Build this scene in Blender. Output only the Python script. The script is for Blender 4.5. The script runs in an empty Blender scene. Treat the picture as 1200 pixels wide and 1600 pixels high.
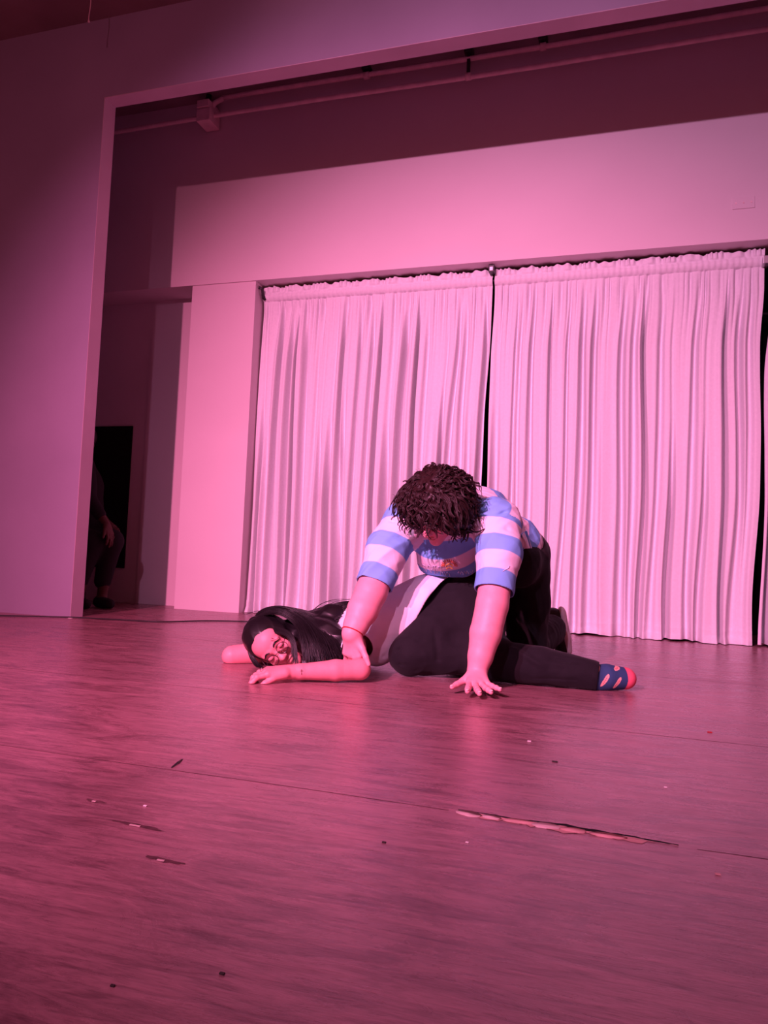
import bpy, bmesh, math, random
import numpy as np
import openvdb
from mathutils import Vector, Matrix
from mathutils.bvhtree import BVHTree

scene = bpy.context.scene
COL = scene.collection
V3 = lambda *a: np.array(a, float)

# ------------------------------------------------------------------ camera
CAM_H, FOCAL = 0.44, 1200.0
def _basis(yaw=17.9, pitch=3.6, roll=2.35):
    y, p, r = (math.radians(v) for v in (yaw, pitch, roll))
    f = V3(-math.sin(y)*math.cos(p), math.cos(y)*math.cos(p), math.sin(p))
    rt = V3(math.cos(y), math.sin(y), 0); up = np.cross(rt, f)
    return rt*math.cos(r)+up*math.sin(r), -rt*math.sin(r)+up*math.cos(r), f
CR, CU, CF = _basis()
CPOS = V3(0, 0, CAM_H)
def _ray(px, py): return CF + CR*(px-600)/FOCAL - CU*(py-800)/FOCAL
def at(px, py, Y):            # point of the stage at depth Y
    d = _ray(px, py); return CPOS + d*(Y/d[1])
def fl(px, py, z=0.0):        # point of the stage at height z
    d = _ray(px, py); return CPOS + d*((z-CAM_H)/d[2])

cam = bpy.data.cameras.new('camera'); camo = bpy.data.objects.new('camera', cam); COL.objects.link(camo)
cam.sensor_fit = 'VERTICAL'; cam.sensor_height = 36; cam.lens = FOCAL/1600*36
cam.clip_start = 0.05; cam.clip_end = 100
M = Matrix((tuple(CR), tuple(CU), tuple(-CF))).transposed().to_4x4(); M.translation = Vector(CPOS)
camo.matrix_world = M
scene.camera = camo

# ------------------------------------------------------------------ world, lights, exposure
scene.view_settings.view_transform = 'Standard'; scene.view_settings.look = 'None'
scene.view_settings.gamma = 1; scene.view_settings.use_curve_mapping = False
scene.view_settings.exposure = 0.0
w = bpy.data.worlds.new('World'); scene.world = w; w.use_nodes = True
w.node_tree.nodes['Background'].inputs[0].default_value = (1.0, 0.18, 0.22, 1)
w.node_tree.nodes['Background'].inputs[1].default_value = 0.25
def spot(name, loc, target, color, power, size, blend, radius):
    l = bpy.data.lights.new(name, 'SPOT'); o = bpy.data.objects.new(name, l); COL.objects.link(o)
    l.color = color; l.energy = power; l.spot_size = math.radians(size); l.spot_blend = blend; l.shadow_soft_size = radius
    o.location = loc
    o.rotation_euler = (Vector(target)-Vector(loc)).to_track_quat('-Z', 'Y').to_euler()
    return o
spot('stage_light_pink', (-1.90, -3.2, 3.50), (-1.55, 4.0, 0.62), (1.0, 0.22, 0.46), 3300, 50, 1.0, 0.05)
spot('hall_wall_fill', (-1.90, -3.2, 3.50), (-1.9, 4.0, 0.9), (1.0, 0.26, 0.44), 260, 84, 1.0, 0.05)  # added fill at the pink spot's position, evens out the hall wall
spot('stage_light_side', (-0.45, -3.2, 3.50), (-0.9, 4.0, 0.6), (1.0, 0.42, 0.80), 420, 56, 1.0, 0.05)
spot('stage_light_lilac', (-2.50, -3.2, 3.50), (0.2, 4.8, 0.9), (1.0, 0.50, 0.92), 1150, 56, 1.0, 0.05)

# ------------------------------------------------------------------ helpers
def tag(o, label=None, cat=None, group=None, kind=None):
    if label: o['label'] = label
    if cat: o['category'] = cat
    if group: o['group'] = group
    if kind: o['kind'] = kind
    return o
def empty(name, loc=(0, 0, 0), rz=0):
    o = bpy.data.objects.new(name, None); COL.objects.link(o); o.location = loc; o.rotation_euler = (0, 0, rz)
    o.empty_display_size = .05
    return o
def link(name, me, mat, parent=None):
    o = bpy.data.objects.new(name, me); COL.objects.link(o)
    if mat:
        me.materials.clear(); me.materials.append(mat)
    if parent:
        o.parent = parent
        p = Vector((0, 0, 0)); q = parent
        while q: p += q.location; q = q.parent
        o.location = -p          # geometry is given in stage coordinates
    return o
def mesh_np(name, V, F, mat, parent=None, smooth=True):
    V = np.asarray(V, np.float32); F = np.asarray(F, np.int32); n = F.shape[1]
    me = bpy.data.meshes.new(name)
    me.vertices.add(len(V)); me.vertices.foreach_set('co', V.ravel())
    me.loops.add(F.size); me.loops.foreach_set('vertex_index', F.ravel())
    me.polygons.add(len(F)); me.polygons.foreach_set('loop_start', np.arange(len(F), dtype=np.int32)*n)
    me.polygons.foreach_set('loop_total', np.full(len(F), n, np.int32))
    me.update(calc_edges=True)
    if smooth: me.polygons.foreach_set('use_smooth', np.ones(len(F), bool))
    me.validate(); return link(name, me, mat, parent)
def set_attr(o, name, vals):
    a = o.data.attributes.new(name, 'FLOAT', 'POINT'); a.data.foreach_set('value', np.asarray(vals, np.float32))
def set_col(o, name, rgb):
    a = o.data.attributes.new(name, 'FLOAT_COLOR', 'POINT')
    c = np.ones((len(rgb), 4), np.float32); c[:, :3] = rgb; a.data.foreach_set('color', c.ravel())

class MB:                       # collects simple shapes into one mesh
    def __init__(s): s.bm = bmesh.new()
    def box(s, lo, hi, bevel=0):
        b = bmesh.new(); bmesh.ops.create_cube(b, size=1)
        lo, hi = Vector(lo), Vector(hi)
        for v in b.verts: v.co = Vector([(lo[i]+hi[i])/2 + v.co[i]*(hi[i]-lo[i]) for i in range(3)])
        if bevel: bmesh.ops.bevel(b, geom=b.edges[:], offset=bevel, segments=2, affect='EDGES', profile=.6)
        me = bpy.data.meshes.new('t'); b.to_mesh(me); b.free(); s.bm.from_mesh(me); bpy.data.meshes.remove(me); return s
    def tube(s, pts, r, n=10, cap=True):
        V, F = tube_np([np.array(p, float) for p in pts], r if hasattr(r, '__len__') else [r]*len(pts), n, cap)
        vs = [s.bm.verts.new(v) for v in V]
        for f in F:
            f = [i for k, i in enumerate(f) if i not in f[:k]]
            if len(f) > 2:
                try: s.bm.faces.new([vs[i] for i in f])
                except ValueError: pass
        return s
    def build(s, name, mat, parent=None, smooth=False):
        bmesh.ops.recalc_face_normals(s.bm, faces=s.bm.faces)
        me = bpy.data.meshes.new(name); s.bm.to_mesh(me); s.bm.free()
        if smooth: me.shade_smooth()
        return link(name, me, mat, parent)
def tube_np(P, R, n=6, cap=True):
    P = np.asarray(P, float); T = np.gradient(P, axis=0); T /= np.linalg.norm(T, axis=1)[:, None]+1e-9
    a = V3(0, 0, 1) if abs(T[0][2]) < .9 else V3(1, 0, 0)
    N = np.cross(T[0], a); N /= np.linalg.norm(N); V = []
    ang = np.arange(n)*2*math.pi/n
    for i in range(len(P)):
        N = N - T[i]*(N@T[i]); N /= np.linalg.norm(N)+1e-9; B = np.cross(T[i], N)
        V.append(P[i] + R[i]*(np.cos(ang)[:, None]*N + np.sin(ang)[:, None]*B))
    V = np.concatenate(V); F = []
    for i in range(len(P)-1):
        for j in range(n):
            F.append((i*n+j, i*n+(j+1) % n, (i+1)*n+(j+1) % n, (i+1)*n+j))
    if cap:
        V = np.concatenate([V, [P[0], P[-1]]]); c0, c1 = len(V)-2, len(V)-1; k = (len(P)-1)*n
        for j in range(n):
            F.append((c0, (j+1) % n, j, j)); F.append((c1, k+j, k+(j+1) % n, k+(j+1) % n))
    return V, F
def spline(P, n):               # Catmull-Rom through points
    P = np.asarray(P, float); Q = np.vstack([2*P[0]-P[1], P, 2*P[-1]-P[-2]]); out = []
    t = np.linspace(0, len(P)-1-1e-6, n)
    for u in t:
        i = int(u); f = u-i; a, b, c, d = Q[i:i+4]
        out.append(.5*((2*b)+(c-a)*f+(2*a-5*b+4*c-d)*f*f+(3*b-a-3*c+d)*f**3))
    return np.array(out)

# ------------------------------------------------------------------ materials
def mat(name, color, rough=.6, spec=.5, metallic=0, noise=None, bump=None, **kw):
    m = bpy.data.materials.new(name); m.use_nodes = True; nt = m.node_tree; b = nt.nodes['Principled BSDF']
    b.inputs['Base Color'].default_value = (*color, 1); b.inputs['Roughness'].default_value = rough
    b.inputs['Specular IOR Level'].default_value = spec; b.inputs['Metallic'].default_value = metallic
    for k, v in kw.items(): b.inputs[k].default_value = v
    tc = nt.nodes.new('ShaderNodeTexCoord')
    def mapped(scale):
        mp = nt.nodes.new('ShaderNodeMapping'); mp.inputs['Scale'].default_value = scale if hasattr(scale, '__len__') else (scale,)*3
        nt.links.new(tc.outputs['Object'], mp.inputs['Vector']); return mp
    if noise:       # (scale, amount)
        sc, am = noise; mp = mapped(sc); n = nt.nodes.new('ShaderNodeTexNoise'); n.inputs['Scale'].default_value = 1; n.inputs['Detail'].default_value = 6
        nt.links.new(mp.outputs[0], n.inputs['Vector'])
        r = nt.nodes.new('ShaderNodeValToRGB'); r.color_ramp.elements[0].position = .3; r.color_ramp.elements[1].position = .7
        r.color_ramp.elements[0].color = (*[c*(1-am) for c in color], 1); r.color_ramp.elements[1].color = (*[min(1, c*(1+am*.6)) for c in color], 1)
        nt.links.new(n.outputs['Fac'], r.inputs['Fac']); nt.links.new(r.outputs['Color'], b.inputs['Base Color'])
    if bump:        # (scale, strength, distance)
        mp = mapped(bump[0]); n = nt.nodes.new('ShaderNodeTexNoise'); n.inputs['Scale'].default_value = 1; n.inputs['Detail'].default_value = 5
        nt.links.new(mp.outputs[0], n.inputs['Vector'])
        bp = nt.nodes.new('ShaderNodeBump'); bp.inputs['Strength'].default_value = bump[1]; bp.inputs['Distance'].default_value = bump[2]
        nt.links.new(n.outputs['Fac'], bp.inputs['Height']); nt.links.new(bp.outputs[0], b.inputs['Normal'])
    return m
MT = {}
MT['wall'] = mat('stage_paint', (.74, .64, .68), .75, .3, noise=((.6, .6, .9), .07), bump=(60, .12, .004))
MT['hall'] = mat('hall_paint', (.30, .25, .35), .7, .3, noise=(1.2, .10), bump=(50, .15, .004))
MT['reveal'] = mat('reveal_paint', (.50, .36, .44), .7, .3, noise=(2, .10))
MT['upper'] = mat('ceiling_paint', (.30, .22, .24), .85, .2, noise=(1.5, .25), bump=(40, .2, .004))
MT['dark'] = mat('unlit_void_black', (.012, .010, .012), .9, .1)  # near-black that puts the shade of unlit depth into the colour; also on the crack lip
MT['pipe'] = mat('painted_pipe', (.85, .62, .66), .6, .4, noise=(12, .15))
MT['blackmetal'] = mat('black_metal', (.02, .018, .022), .45, .5)
MT['greymetal'] = mat('grey_metal', (.45, .43, .46), .35, .5, metallic=.7)
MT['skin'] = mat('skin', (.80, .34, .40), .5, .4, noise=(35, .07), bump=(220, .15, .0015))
MT['skin2'] = mat('skin_warm', (.78, .27, .31), .5, .4, noise=(35, .07), bump=(220, .15, .0015))
for k in ('skin', 'skin2'):
    b = MT[k].node_tree.nodes['Principled BSDF']; b.inputs['Subsurface Weight'].default_value = .08
    b.inputs['Subsurface Radius'].default_value = (.02, .008, .005); b.inputs['Subsurface Scale'].default_value = .4
MT['black_cloth'] = mat('black_trouser_cloth', (.008, .007, .009), .85, .25, noise=((30, 30, 30), .2), bump=(400, .3, .001))
MT['black_cloth2'] = mat('black_soft_cloth', (.008, .007, .010), .85, .25, noise=((30, 30, 30), .2), bump=(400, .3, .001))
for k in ('black_cloth', 'black_cloth2'):
    MT[k].node_tree.nodes['Principled BSDF'].inputs['Sheen Weight'].default_value = .05
MT['white_shirt'] = mat('white_shirt_cloth', (.80, .78, .84), .85, .2, noise=(14, .06), bump=(300, .3, .001))
MT['hair_black'] = mat('black_hair', (.007, .005, .007), .38, .45)
MT['hair_brown'] = mat('brown_hair', (.022, .008, .009), .45, .35)
MT['nail'] = mat('nail', (.85, .55, .52), .3, .5)
MT['lip'] = mat('lip', (.55, .2, .19), .45, .5)
MT['red'] = mat('red_cord', (.45, .01, .02), .7, .3)
MT['silver'] = mat('silver', (.8, .8, .82), .2, .5, metallic=1)
MT['frame'] = mat('black_wire', (.02, .015, .02), .3, .6)
MT['sole'] = mat('pale_sole_rubber', (.85, .80, .82), .7, .3, noise=(30, .12))
MT['shoe'] = mat('black_shoe', (.018, .015, .018), .5, .4)
MT['gold'] = mat('gold_print', (.75, .36, .05), .6, .3)
MT['orange'] = mat('orange_print', (.55, .13, .07), .8, .2)
MT['ink'] = mat('pale_print', (.62, .62, .80), .7, .3)
MT['cable'] = mat('black_cable', (.02, .015, .018), .5, .4)
MT['splint'] = mat('bare_splintered_wood', (.60, .30, .30), .8, .2, noise=((20, 120, 20), .3))
MT['gouge'] = mat('dirty_wood', (.11, .045, .055), .8, .2, noise=(60, .4))
MT['chip2'] = mat('pale_bare_wood', (.62, .42, .42), .8, .2, noise=((15, 150, 15), .3))
MT['chip'] = mat('pale_paint_chip', (.8, .68, .7), .8, .2)
MT['skin3'] = mat('skin_wing_shade', (.09, .03, .025), .6, .3)  # shade of the wing put into a darkened skin colour
MT['gown'] = mat('dark_clothes', (.016, .012, .016), .9, .2)  # dark cloth, darkened further to carry the shade of the wing
MT['stool'] = mat('dark_stained_wood', (.03, .02, .02), .6, .3)
m = mat('clear_lens', (1, 1, 1), .02, .5); m.node_tree.nodes['Principled BSDF'].inputs['Transmission Weight'].default_value = 1
m.node_tree.nodes['Principled BSDF'].inputs['IOR'].default_value = 1.01; MT['lens'] = m

def floor_mat():
    m = bpy.data.materials.new('worn_plywood'); m.use_nodes = True; nt = m.node_tree; N = nt.nodes; L = nt.links
    b = N['Principled BSDF']; tc = N.new('ShaderNodeTexCoord')
    def noise(scale, det=6, dist=0, rough=.6):
        mp = N.new('ShaderNodeMapping'); mp.inputs['Scale'].default_value = scale; L.new(tc.outputs['Object'], mp.inputs['Vector'])
        n = N.new('ShaderNodeTexNoise'); n.inputs['Scale'].default_value = 1; n.inputs['Detail'].default_value = det
        n.inputs['Distortion'].default_value = dist; n.inputs['Roughness'].default_value = rough
        L.new(mp.outputs[0], n.inputs['Vector']); return n
    def ramp(n, stops):
        r = N.new('ShaderNodeValToRGB'); cr = r.color_ramp
        while len(cr.elements) < len(stops): cr.elements.new(.5)
        for e, (p, c) in zip(cr.elements, stops): e.position = p; e.color = (*c, 1)
        L.new(n.outputs[0], r.inputs['Fac']); return r
    def mix(a, bb, fac, mode='MULTIPLY'):
        x = N.new('ShaderNodeMix'); x.data_type = 'RGBA'; x.blend_type = mode; x.inputs[0].default_value = fac
        L.new(a.outputs[0] if a.type != 'MIX' else a.outputs[2], x.inputs[6]); L.new(bb.outputs[0], x.inputs[7]); return x
    grain = noise((7.0, 55, 1), 8, 1.0, .7); fine = noise((40, 260, 1), 6, .5, .7); big = noise((.8, 1.6, 1), 4, .8); dirt = noise((3.0, 8, 1), 8, 1.5, .7)
    c1 = ramp(big, [(.3, (.25, .11, .13)), (.7, (.38, .175, .20))])
    c2 = ramp(grain, [(.35, (.48, .44, .46)), (.5, (.9, .88, .9)), (.68, (1.25, 1.2, 1.22))])
    c3 = ramp(fine, [(.32, (.62, .6, .6)), (.5, (1, 1, 1)), (.75, (1.1, 1.1, 1.1))])
    c4 = ramp(dirt, [(.36, (.42, .34, .37)), (.5, (1, 1, 1)), (.66, (1.15, 1.15, 1.15))])
    x = mix(mix(mix(c1, c2, .8), c3, .7), c4, .55)
    L.new(x.outputs[2], b.inputs['Base Color'])
    rr = N.new('ShaderNodeMapRange'); rr.inputs['From Min'].default_value = .3; rr.inputs['From Max'].default_value = .7
    rr.inputs['To Min'].default_value = .20; rr.inputs['To Max'].default_value = .36
    L.new(dirt.outputs[0], rr.inputs['Value']); L.new(rr.outputs[0], b.inputs['Roughness'])
    b.inputs['Specular IOR Level'].default_value = .5
    ad = N.new('ShaderNodeMath'); ad.operation = 'ADD'; L.new(grain.outputs[0], ad.inputs[0])
    m2 = N.new('ShaderNodeMath'); m2.operation = 'MULTIPLY'; m2.inputs[1].default_value = .5; L.new(fine.outputs[0], m2.inputs[0]); L.new(m2.outputs[0], ad.inputs[1])
    bp = N.new('ShaderNodeBump'); bp.inputs['Strength'].default_value = .22; bp.inputs['Distance'].default_value = .003
    L.new(ad.outputs[0], bp.inputs['Height']); L.new(bp.outputs[0], b.inputs['Normal'])
    return m
MT['floor'] = floor_mat()

def curtain_mat():
    m = mat('white_curtain_cloth', (.76, .76, .80), .9, .15, noise=((60, 60, 60), .04))
    nt = m.node_tree; N = nt.nodes; L = nt.links; b = N['Principled BSDF']; tc = N.new('ShaderNodeTexCoord')
    hs = []
    for sc in ((40, 40, 420), (420, 420, 30)):
        mp = N.new('ShaderNodeMapping'); mp.inputs['Scale'].default_value = sc; n = N.new('ShaderNodeTexNoise'); n.inputs['Scale'].default_value = 1; n.inputs['Detail'].default_value = 3
        L.new(tc.outputs['Object'], mp.inputs['Vector']); L.new(mp.outputs[0], n.inputs['Vector']); hs.append(n)
    a = N.new('ShaderNodeMath'); a.operation = 'ADD'; L.new(hs[0].outputs[0], a.inputs[0]); L.new(hs[1].outputs[0], a.inputs[1])
    bp = N.new('ShaderNodeBump'); bp.inputs['Strength'].default_value = .35; bp.inputs['Distance'].default_value = .003
    L.new(a.outputs[0], bp.inputs['Height']); L.new(bp.outputs[0], b.inputs['Normal'])
    b.inputs['Sheen Weight'].default_value = .1
    return m
MT['curtain'] = curtain_mat()

def stripe_mat():
    m = mat('striped_jersey', (1, 1, 1), .85, .2, bump=(300, .35, .0012)); nt = m.node_tree; N = nt.nodes; L = nt.links
    a = N.new('ShaderNodeAttribute'); a.attribute_name = 'stripe'
    r = N.new('ShaderNodeValToRGB'); r.color_ramp.interpolation = 'LINEAR'
    e = r.color_ramp.elements; BL, WH = (.19, .42, .80, 1), (.80, .72, .84, 1)
    e[0].position = 0; e[0].color = WH; e[1].position = .47; e[1].color = WH
    for p, c in ((.50, BL), (.97, BL), (1.0, WH)):
        k = e.new(p); k.color = c
    f = N.new('ShaderNodeMath'); f.operation = 'FRACT'; L.new(a.outputs['Fac'], f.inputs[0]); L.new(f.outputs[0], r.inputs['Fac'])
    L.new(r.outputs[0], N['Principled BSDF'].inputs['Base Color']); return m
MT['stripe'] = stripe_mat()
def vcol_mat(name, rough=.8):
    m = mat(name, (1, 1, 1), rough, .25, bump=(350, .3, .001)); a = m.node_tree.nodes.new('ShaderNodeAttribute'); a.attribute_name = 'tint'
    m.node_tree.links.new(a.outputs['Color'], m.node_tree.nodes['Principled BSDF'].inputs['Base Color']); return m
MT['sock'] = vcol_mat('patterned_sock_knit')

# ------------------------------------------------------------------ the room
W = 5.2        # front face of the back wall
S = lambda o: tag(o, kind='structure')
FLOOR = S(MB().box((-8, -4.5, -.1), (5, 7.5, 0)).build('floor', MT['floor']))
for x0, x1, y0, y1 in ((-3.2, -.30, 1.40, 1.377), (.11, 1.8, 1.357, 1.34), (-3.2, 1.9, 2.25, 2.22), (-3.0, 1.9, 3.47, 3.44)):     # open joints between the plywood sheets
    jp = [(x0+(x1-x0)*t, y0+(y1-y0)*t+.002*math.sin(23*t), .0003) for t in np.linspace(0, 1, 40)]
    V = [(x, y-.0014-.0007*math.sin(x*37), z) for x, y, z in jp]+[(x, y+.0012, z) for x, y, z in jp]
    mesh_np('sheet_joint', V, [(i, i+1, i+41, i+40) for i in range(39)], MT['gouge'], FLOOR, False)
# proscenium wall between hall and stage, opening from X -3.35 to 3.2, header above Z 3.40
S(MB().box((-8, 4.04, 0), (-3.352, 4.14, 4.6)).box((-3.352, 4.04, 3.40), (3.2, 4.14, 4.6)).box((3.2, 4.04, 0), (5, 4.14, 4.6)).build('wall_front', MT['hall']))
# thin plaster lining of the opening
S(MB().box((-3.3525, 4.0385, 0), (-3.349, 4.152, 3.402)).box((-3.352, 4.0385, 3.397), (3.2, 4.152, 3.4015)).build('trim_1', MT['reveal']))
# back wall: lintel over the recesses, pilasters, thin inner walls
wb = MB()
wb.box((-8, W, 2.555), (5, W+.30, 3.62))          # lintel and wall above
wb.box((-3.36, W+.012, 0), (-2.80, W+.30, 2.555))      # pilaster beside the curtain
wb.box((2.75, W, 0), (5, W+.30, 2.555))
wb.box((-8, W+.30, 0), (-3.36, W+.40, 2.6))       # back of the side recess
wb.box((-3.90, W+.275, 0), (-3.36, W+.30, 2.555))
S(wb.build('wall_back', MT['wall']))
S(MB().box((-8, W+.002, 3.62), (5, W+.30, 4.5)).build('wall_back_upper', MT['wall']))
S(MB().box((-2.8, W+1.1, 0), (2.75, W+1.2, 2.7)).box((-2.8, W+.3, 2.6), (2.75, W+1.2, 2.7)).build('wall_behind_curtain', MT['dark']))  # black colour stands for the unlit depth behind the curtains
S(MB().box((-8.1, 4.1, 0), (-8, 7.5, 4.6)).build('wall_left', MT['wall']))
S(MB().box((5, -4.5, 0), (5.1, 7.5, 4.6)).build('wall_right', MT['wall']))
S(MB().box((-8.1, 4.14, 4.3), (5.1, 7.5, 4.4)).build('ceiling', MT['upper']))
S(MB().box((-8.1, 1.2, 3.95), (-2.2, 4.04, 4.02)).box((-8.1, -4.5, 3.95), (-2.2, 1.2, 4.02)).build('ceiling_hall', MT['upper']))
# flat black slab, its colour standing for an unlit opening in the side recess
S(MB().box((-5.2, W+.285, .285), (-4.045, W+.299, 1.49)).build('window_1', MT['dark']))

def ceiling_beam():
    # plastered downstand beam below the stage ceiling, carrying the pipes
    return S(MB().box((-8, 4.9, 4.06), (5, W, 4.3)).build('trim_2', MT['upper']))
ceiling_beam()
# ------------------------------------------------------------------ pipes under the stage ceiling
def pipe(name, x0, x1, y, z, r, label):
    P = [(x, y, z+.006*math.sin(x*1.7)) for x in np.linspace(x0, x1, 24)]
    return tag(MB().tube(P, r, 12).build(name, MT['pipe'], smooth=True), label, 'pipe')
pipe('conduit_pipe', -8, 5, 5.1, 3.865, .017, 'painted pipe running along the back wall, lower of the two, through the junction box')
pipe('conduit_pipe', -3.12, 5, 5.1, 4.0, .017, 'painted pipe running along the back wall, upper of the two')
jb = empty('junction_box', (-3.24, 5.1, 3.87))
tag(jb, 'small pink-lit junction box where the two ceiling pipes meet at left', 'junction box')
MB().box((-3.30, 5.03, 3.80), (-3.18, 5.19, 3.90), .008).build('box_body', MT['pipe'], jb)
MB().box((-3.295, 5.02, 3.905), (-3.19, 5.19, 3.965), .006).build('lid', MT['pipe'], jb)
MB().tube([(-3.22, 5.10, 3.93), (-3.18, 5.10, 3.975), (-3.11, 5.10, 4.0)], .019, 10).build('elbow', MT['pipe'], jb, True)
MB().tube([(-3.27, 5.12, 3.96), (-3.25, 5.12, 4.06)], .022, 8).build('stub', MT['blackmetal'], jb, True)
def hanger(x, z0, z1, label):
    h = empty('pipe_hanger', (x, 5.1, z1))
    tag(h, label, 'bracket')
    MB().box((x-.012, 5.085, z0), (x+.012, 5.105, z1), .002).build('strap', MT['blackmetal'], h)
    MB().tube([(x-.02, 5.1, z0), (x+.02, 5.1, z0)], .026, 12).build('clamp', MT['pipe'], h, True)
    MB().box((x-.03, 5.06, z1-.035), (x+.03, 5.14, z1), .004).build('bracket_head', MT['blackmetal'], h)
hanger(-1.155, 3.865, 4.06, 'black strap hanger holding both ceiling pipes near the middle')
hanger(-.64, 3.995, 4.06, 'small clamp hanger on the upper ceiling pipe, right of the black strap')
hanger(-1.92, 3.995, 4.06, 'small clamp hanger on the upper ceiling pipe, left of the black strap')

# wall plate high on the right
pl = empty('wall_plate', (.64, W, 2.80)); tag(pl, 'faint rectangular socket plate high on the back wall at right', 'wall plate')
MB().box((.575, W-.006, 2.765), (.705, W, 2.84), .002).build('plate', MT['wall'], pl)
for x in (.595, .64, .685): MB().tube([(x, W-.009, 2.803), (x, W-.004, 2.803)], .006, 8).build('screw', MT['pipe'], pl)

# hanging wire in the hall at top left
tag(MB().tube(spline([(-3.31, 3.8, 3.95), (-3.305, 3.8, 3.86), (-3.312, 3.8, 3.78), (-3.31, 3.8, 3.74)], 12), [.003]*10+[.006, .007], 6).build('hanging_wire', MT['pipe'], smooth=True),
    'short pale wire hanging from the dark hall ceiling at top left', 'wire')

# ------------------------------------------------------------------ curtains
def curtain(name, label, eL, eR, seed, nf):
    rng = np.random.default_rng(seed)
    nu, nz = 820, 100
    u = np.linspace(0, 1, nu)
    z = np.concatenate([np.linspace(2.535, 2.425, 18), np.linspace(2.415, .10, nz-28), np.linspace(.085, .004, 10)])
    width = eR(1.2)-eL(1.2)
    def creases(n, jit):
        c = (np.arange(n)+.5)/n + rng.uniform(-jit, jit, n)/n
        return np.sort(c), rng.uniform(.12, 1.2, n), rng.uniform(.6, 1.5, n)
    small, sa, sw = creases(int(nf*2.3), .45)
    big, ba, bw = creases(nf, .40)
    drift = rng.uniform(-.45, .45, nf)/nf
    start = rng.uniform(-.15, .55, nf)       # where (0 top, 1 bottom) a big fold dies or is born
    V = np.zeros((len(z), nu, 3)); uu = u
    for j, zz in enumerate(z):
        s = np.clip((2.425-zz)/2.4, 0, 1)
        x0, x1 = eL(zz), eR(zz)
        y = np.zeros(nu)
        gs = math.exp(-max(0, s-.02)/.11)*min(1, (s+.02)/.05)
        for c, a, wd in zip(small, sa, sw):
            d = (uu-c)*width; y += .038*a*gs*np.exp(-(d/(.010*wd+.004*s))**2)
        gb = min(1, s/.18)
        for i, (c, a, wd) in enumerate(zip(big, ba, bw)):
            cc = c + drift[i]*s**1.2*.8 + .004*math.sin(5*s+i)
            d = (uu-cc)*width; amp = a*gb*(1 if start[i] < .3 else np.clip((s-start[i]*.7)/.3, .12, 1))
            sharp = .0115*wd*(1+.8*s)
            y += .130*amp*np.exp(-np.abs(d/sharp)**2.6)-.020*amp*np.exp(-((d+.03)/.018)**2)
            y -= .012*amp*(1+np.cos(np.clip((d-.035)/.03, -math.pi, math.pi)))
        y += .012*np.sin(uu*width*9+seed)*s
        if zz > 2.49:                        # ruffled heading
            y = .010*np.sin(uu*width*150+3*np.sin(uu*40+seed))*(zz-2.48)/.05 + .008*np.sin(uu*width*47) - .012
        elif zz > 2.43:                       # rod pocket
            y = -.016*math.sin(math.pi*(zz-2.43)/.06)+.0025*np.sin(uu*width*170)-.006
        V[j, :, 0] = x0+(x1-x0)*uu + .006*np.sin(uu*60+zz*3)*s
        V[j, :, 1] = W+.125+y*.9 - .02*s**2
        V[j, :, 2] = zz
        if j == 0: V[j, :, 2] += .006*np.sin(uu*width*31)+.004*np.sin(uu*width*77)
        if zz < .09: V[j, :, 1] -= .004
        if zz < .05:
            k = (0.05-zz)/.05; V[j, :, 1] -= .02*k*(1+np.sin(uu*width*14+seed)); V[j, :, 2] += .012*k*np.maximum(0, np.sin(uu*width*11+1.7*seed))
    V = V.reshape(-1, 3)
    I = np.arange(len(z)*nu).reshape(len(z), nu)
    F = np.stack([I[:-1, :-1], I[1:, :-1], I[1:, 1:], I[:-1, 1:]], -1).reshape(-1, 4)
    t = empty(name, ((eL(0)+eR(0))/2, W+.1, 0)); tag(t, label, 'curtain', 'white stage curtains')
    zz = V[F[:, 0], 2]
    def part(nm, sel):
        f = F[sel]; idx, inv = np.unique(f, return_inverse=True)
        return mesh_np(nm, V[idx], inv.reshape(f.shape), MT['curtain'], t)
    row = np.repeat(np.arange(len(z)-1), nu-1); zr = z[row]
    part('cloth', (zr <= 2.43) & (zr > .09)); part('heading', zr > 2.43); part('hem', zr <= .09)
    return t
ss = lambda a, b, x: (lambda t: t*t*(3-2*t))(min(1, max(0, (x-a)/(b-a))))
curtain('stage_curtain', 'left white gathered curtain, behind the two people, hanging beside the pink pilaster',
        lambda z: -2.782-.006*ss(2.35, 1.8, z)+.006*ss(1.5, .8, z)-.004*ss(.9, 0, z),
        lambda z: -.975-.03*ss(2.1, 1.4, z)-.01*ss(1.6, .8, z)+.03*ss(.9, .3, z), 3, 25)
curtain('stage_curtain', 'middle white gathered curtain, widest in view, right of the dark central gap',
        lambda z: -.960-.01*ss(2.3, 1.9, z)+.005*ss(1.5, 1.0, z), lambda z: .782-.022*ss(2.3, 1.9, z)+.008*ss(1.8, 1.3, z)-.035*ss(1, .2, z), 11, 19)
curtain('stage_curtain', 'white curtain cut off by the right edge of the photo',
        lambda z: .822-.035*ss(2.2, 1.7, z)+.005*ss(1.6, 1.2, z)-.035*ss(1, 0, z), lambda z: 2.7, 23, 24)
rod = empty('curtain_rod', (-.9, W+.13, 2.465)); tag(rod, 'thin dark curtain rod under the lintel carrying the white curtains', 'curtain rod')
MB().tube([(-2.80, W+.132, 2.462), (2.75, W+.132, 2.462)], .009, 10).build('rod', MT['blackmetal'], rod, True)
MB().tube([(-2.797, W+.06, 2.52), (-2.775, W+.07, 2.51), (-2.78, W+.10, 2.47), (-2.765, W+.12, 2.44)], [.014, .01, .012, .016], 8).build('end_bracket', MT['blackmetal'], rod, True)
MB().box((-.995, W+.05, 2.50), (-.955, W+.13, 2.553), .003).build('middle_bracket', MT['blackmetal'], rod)
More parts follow.
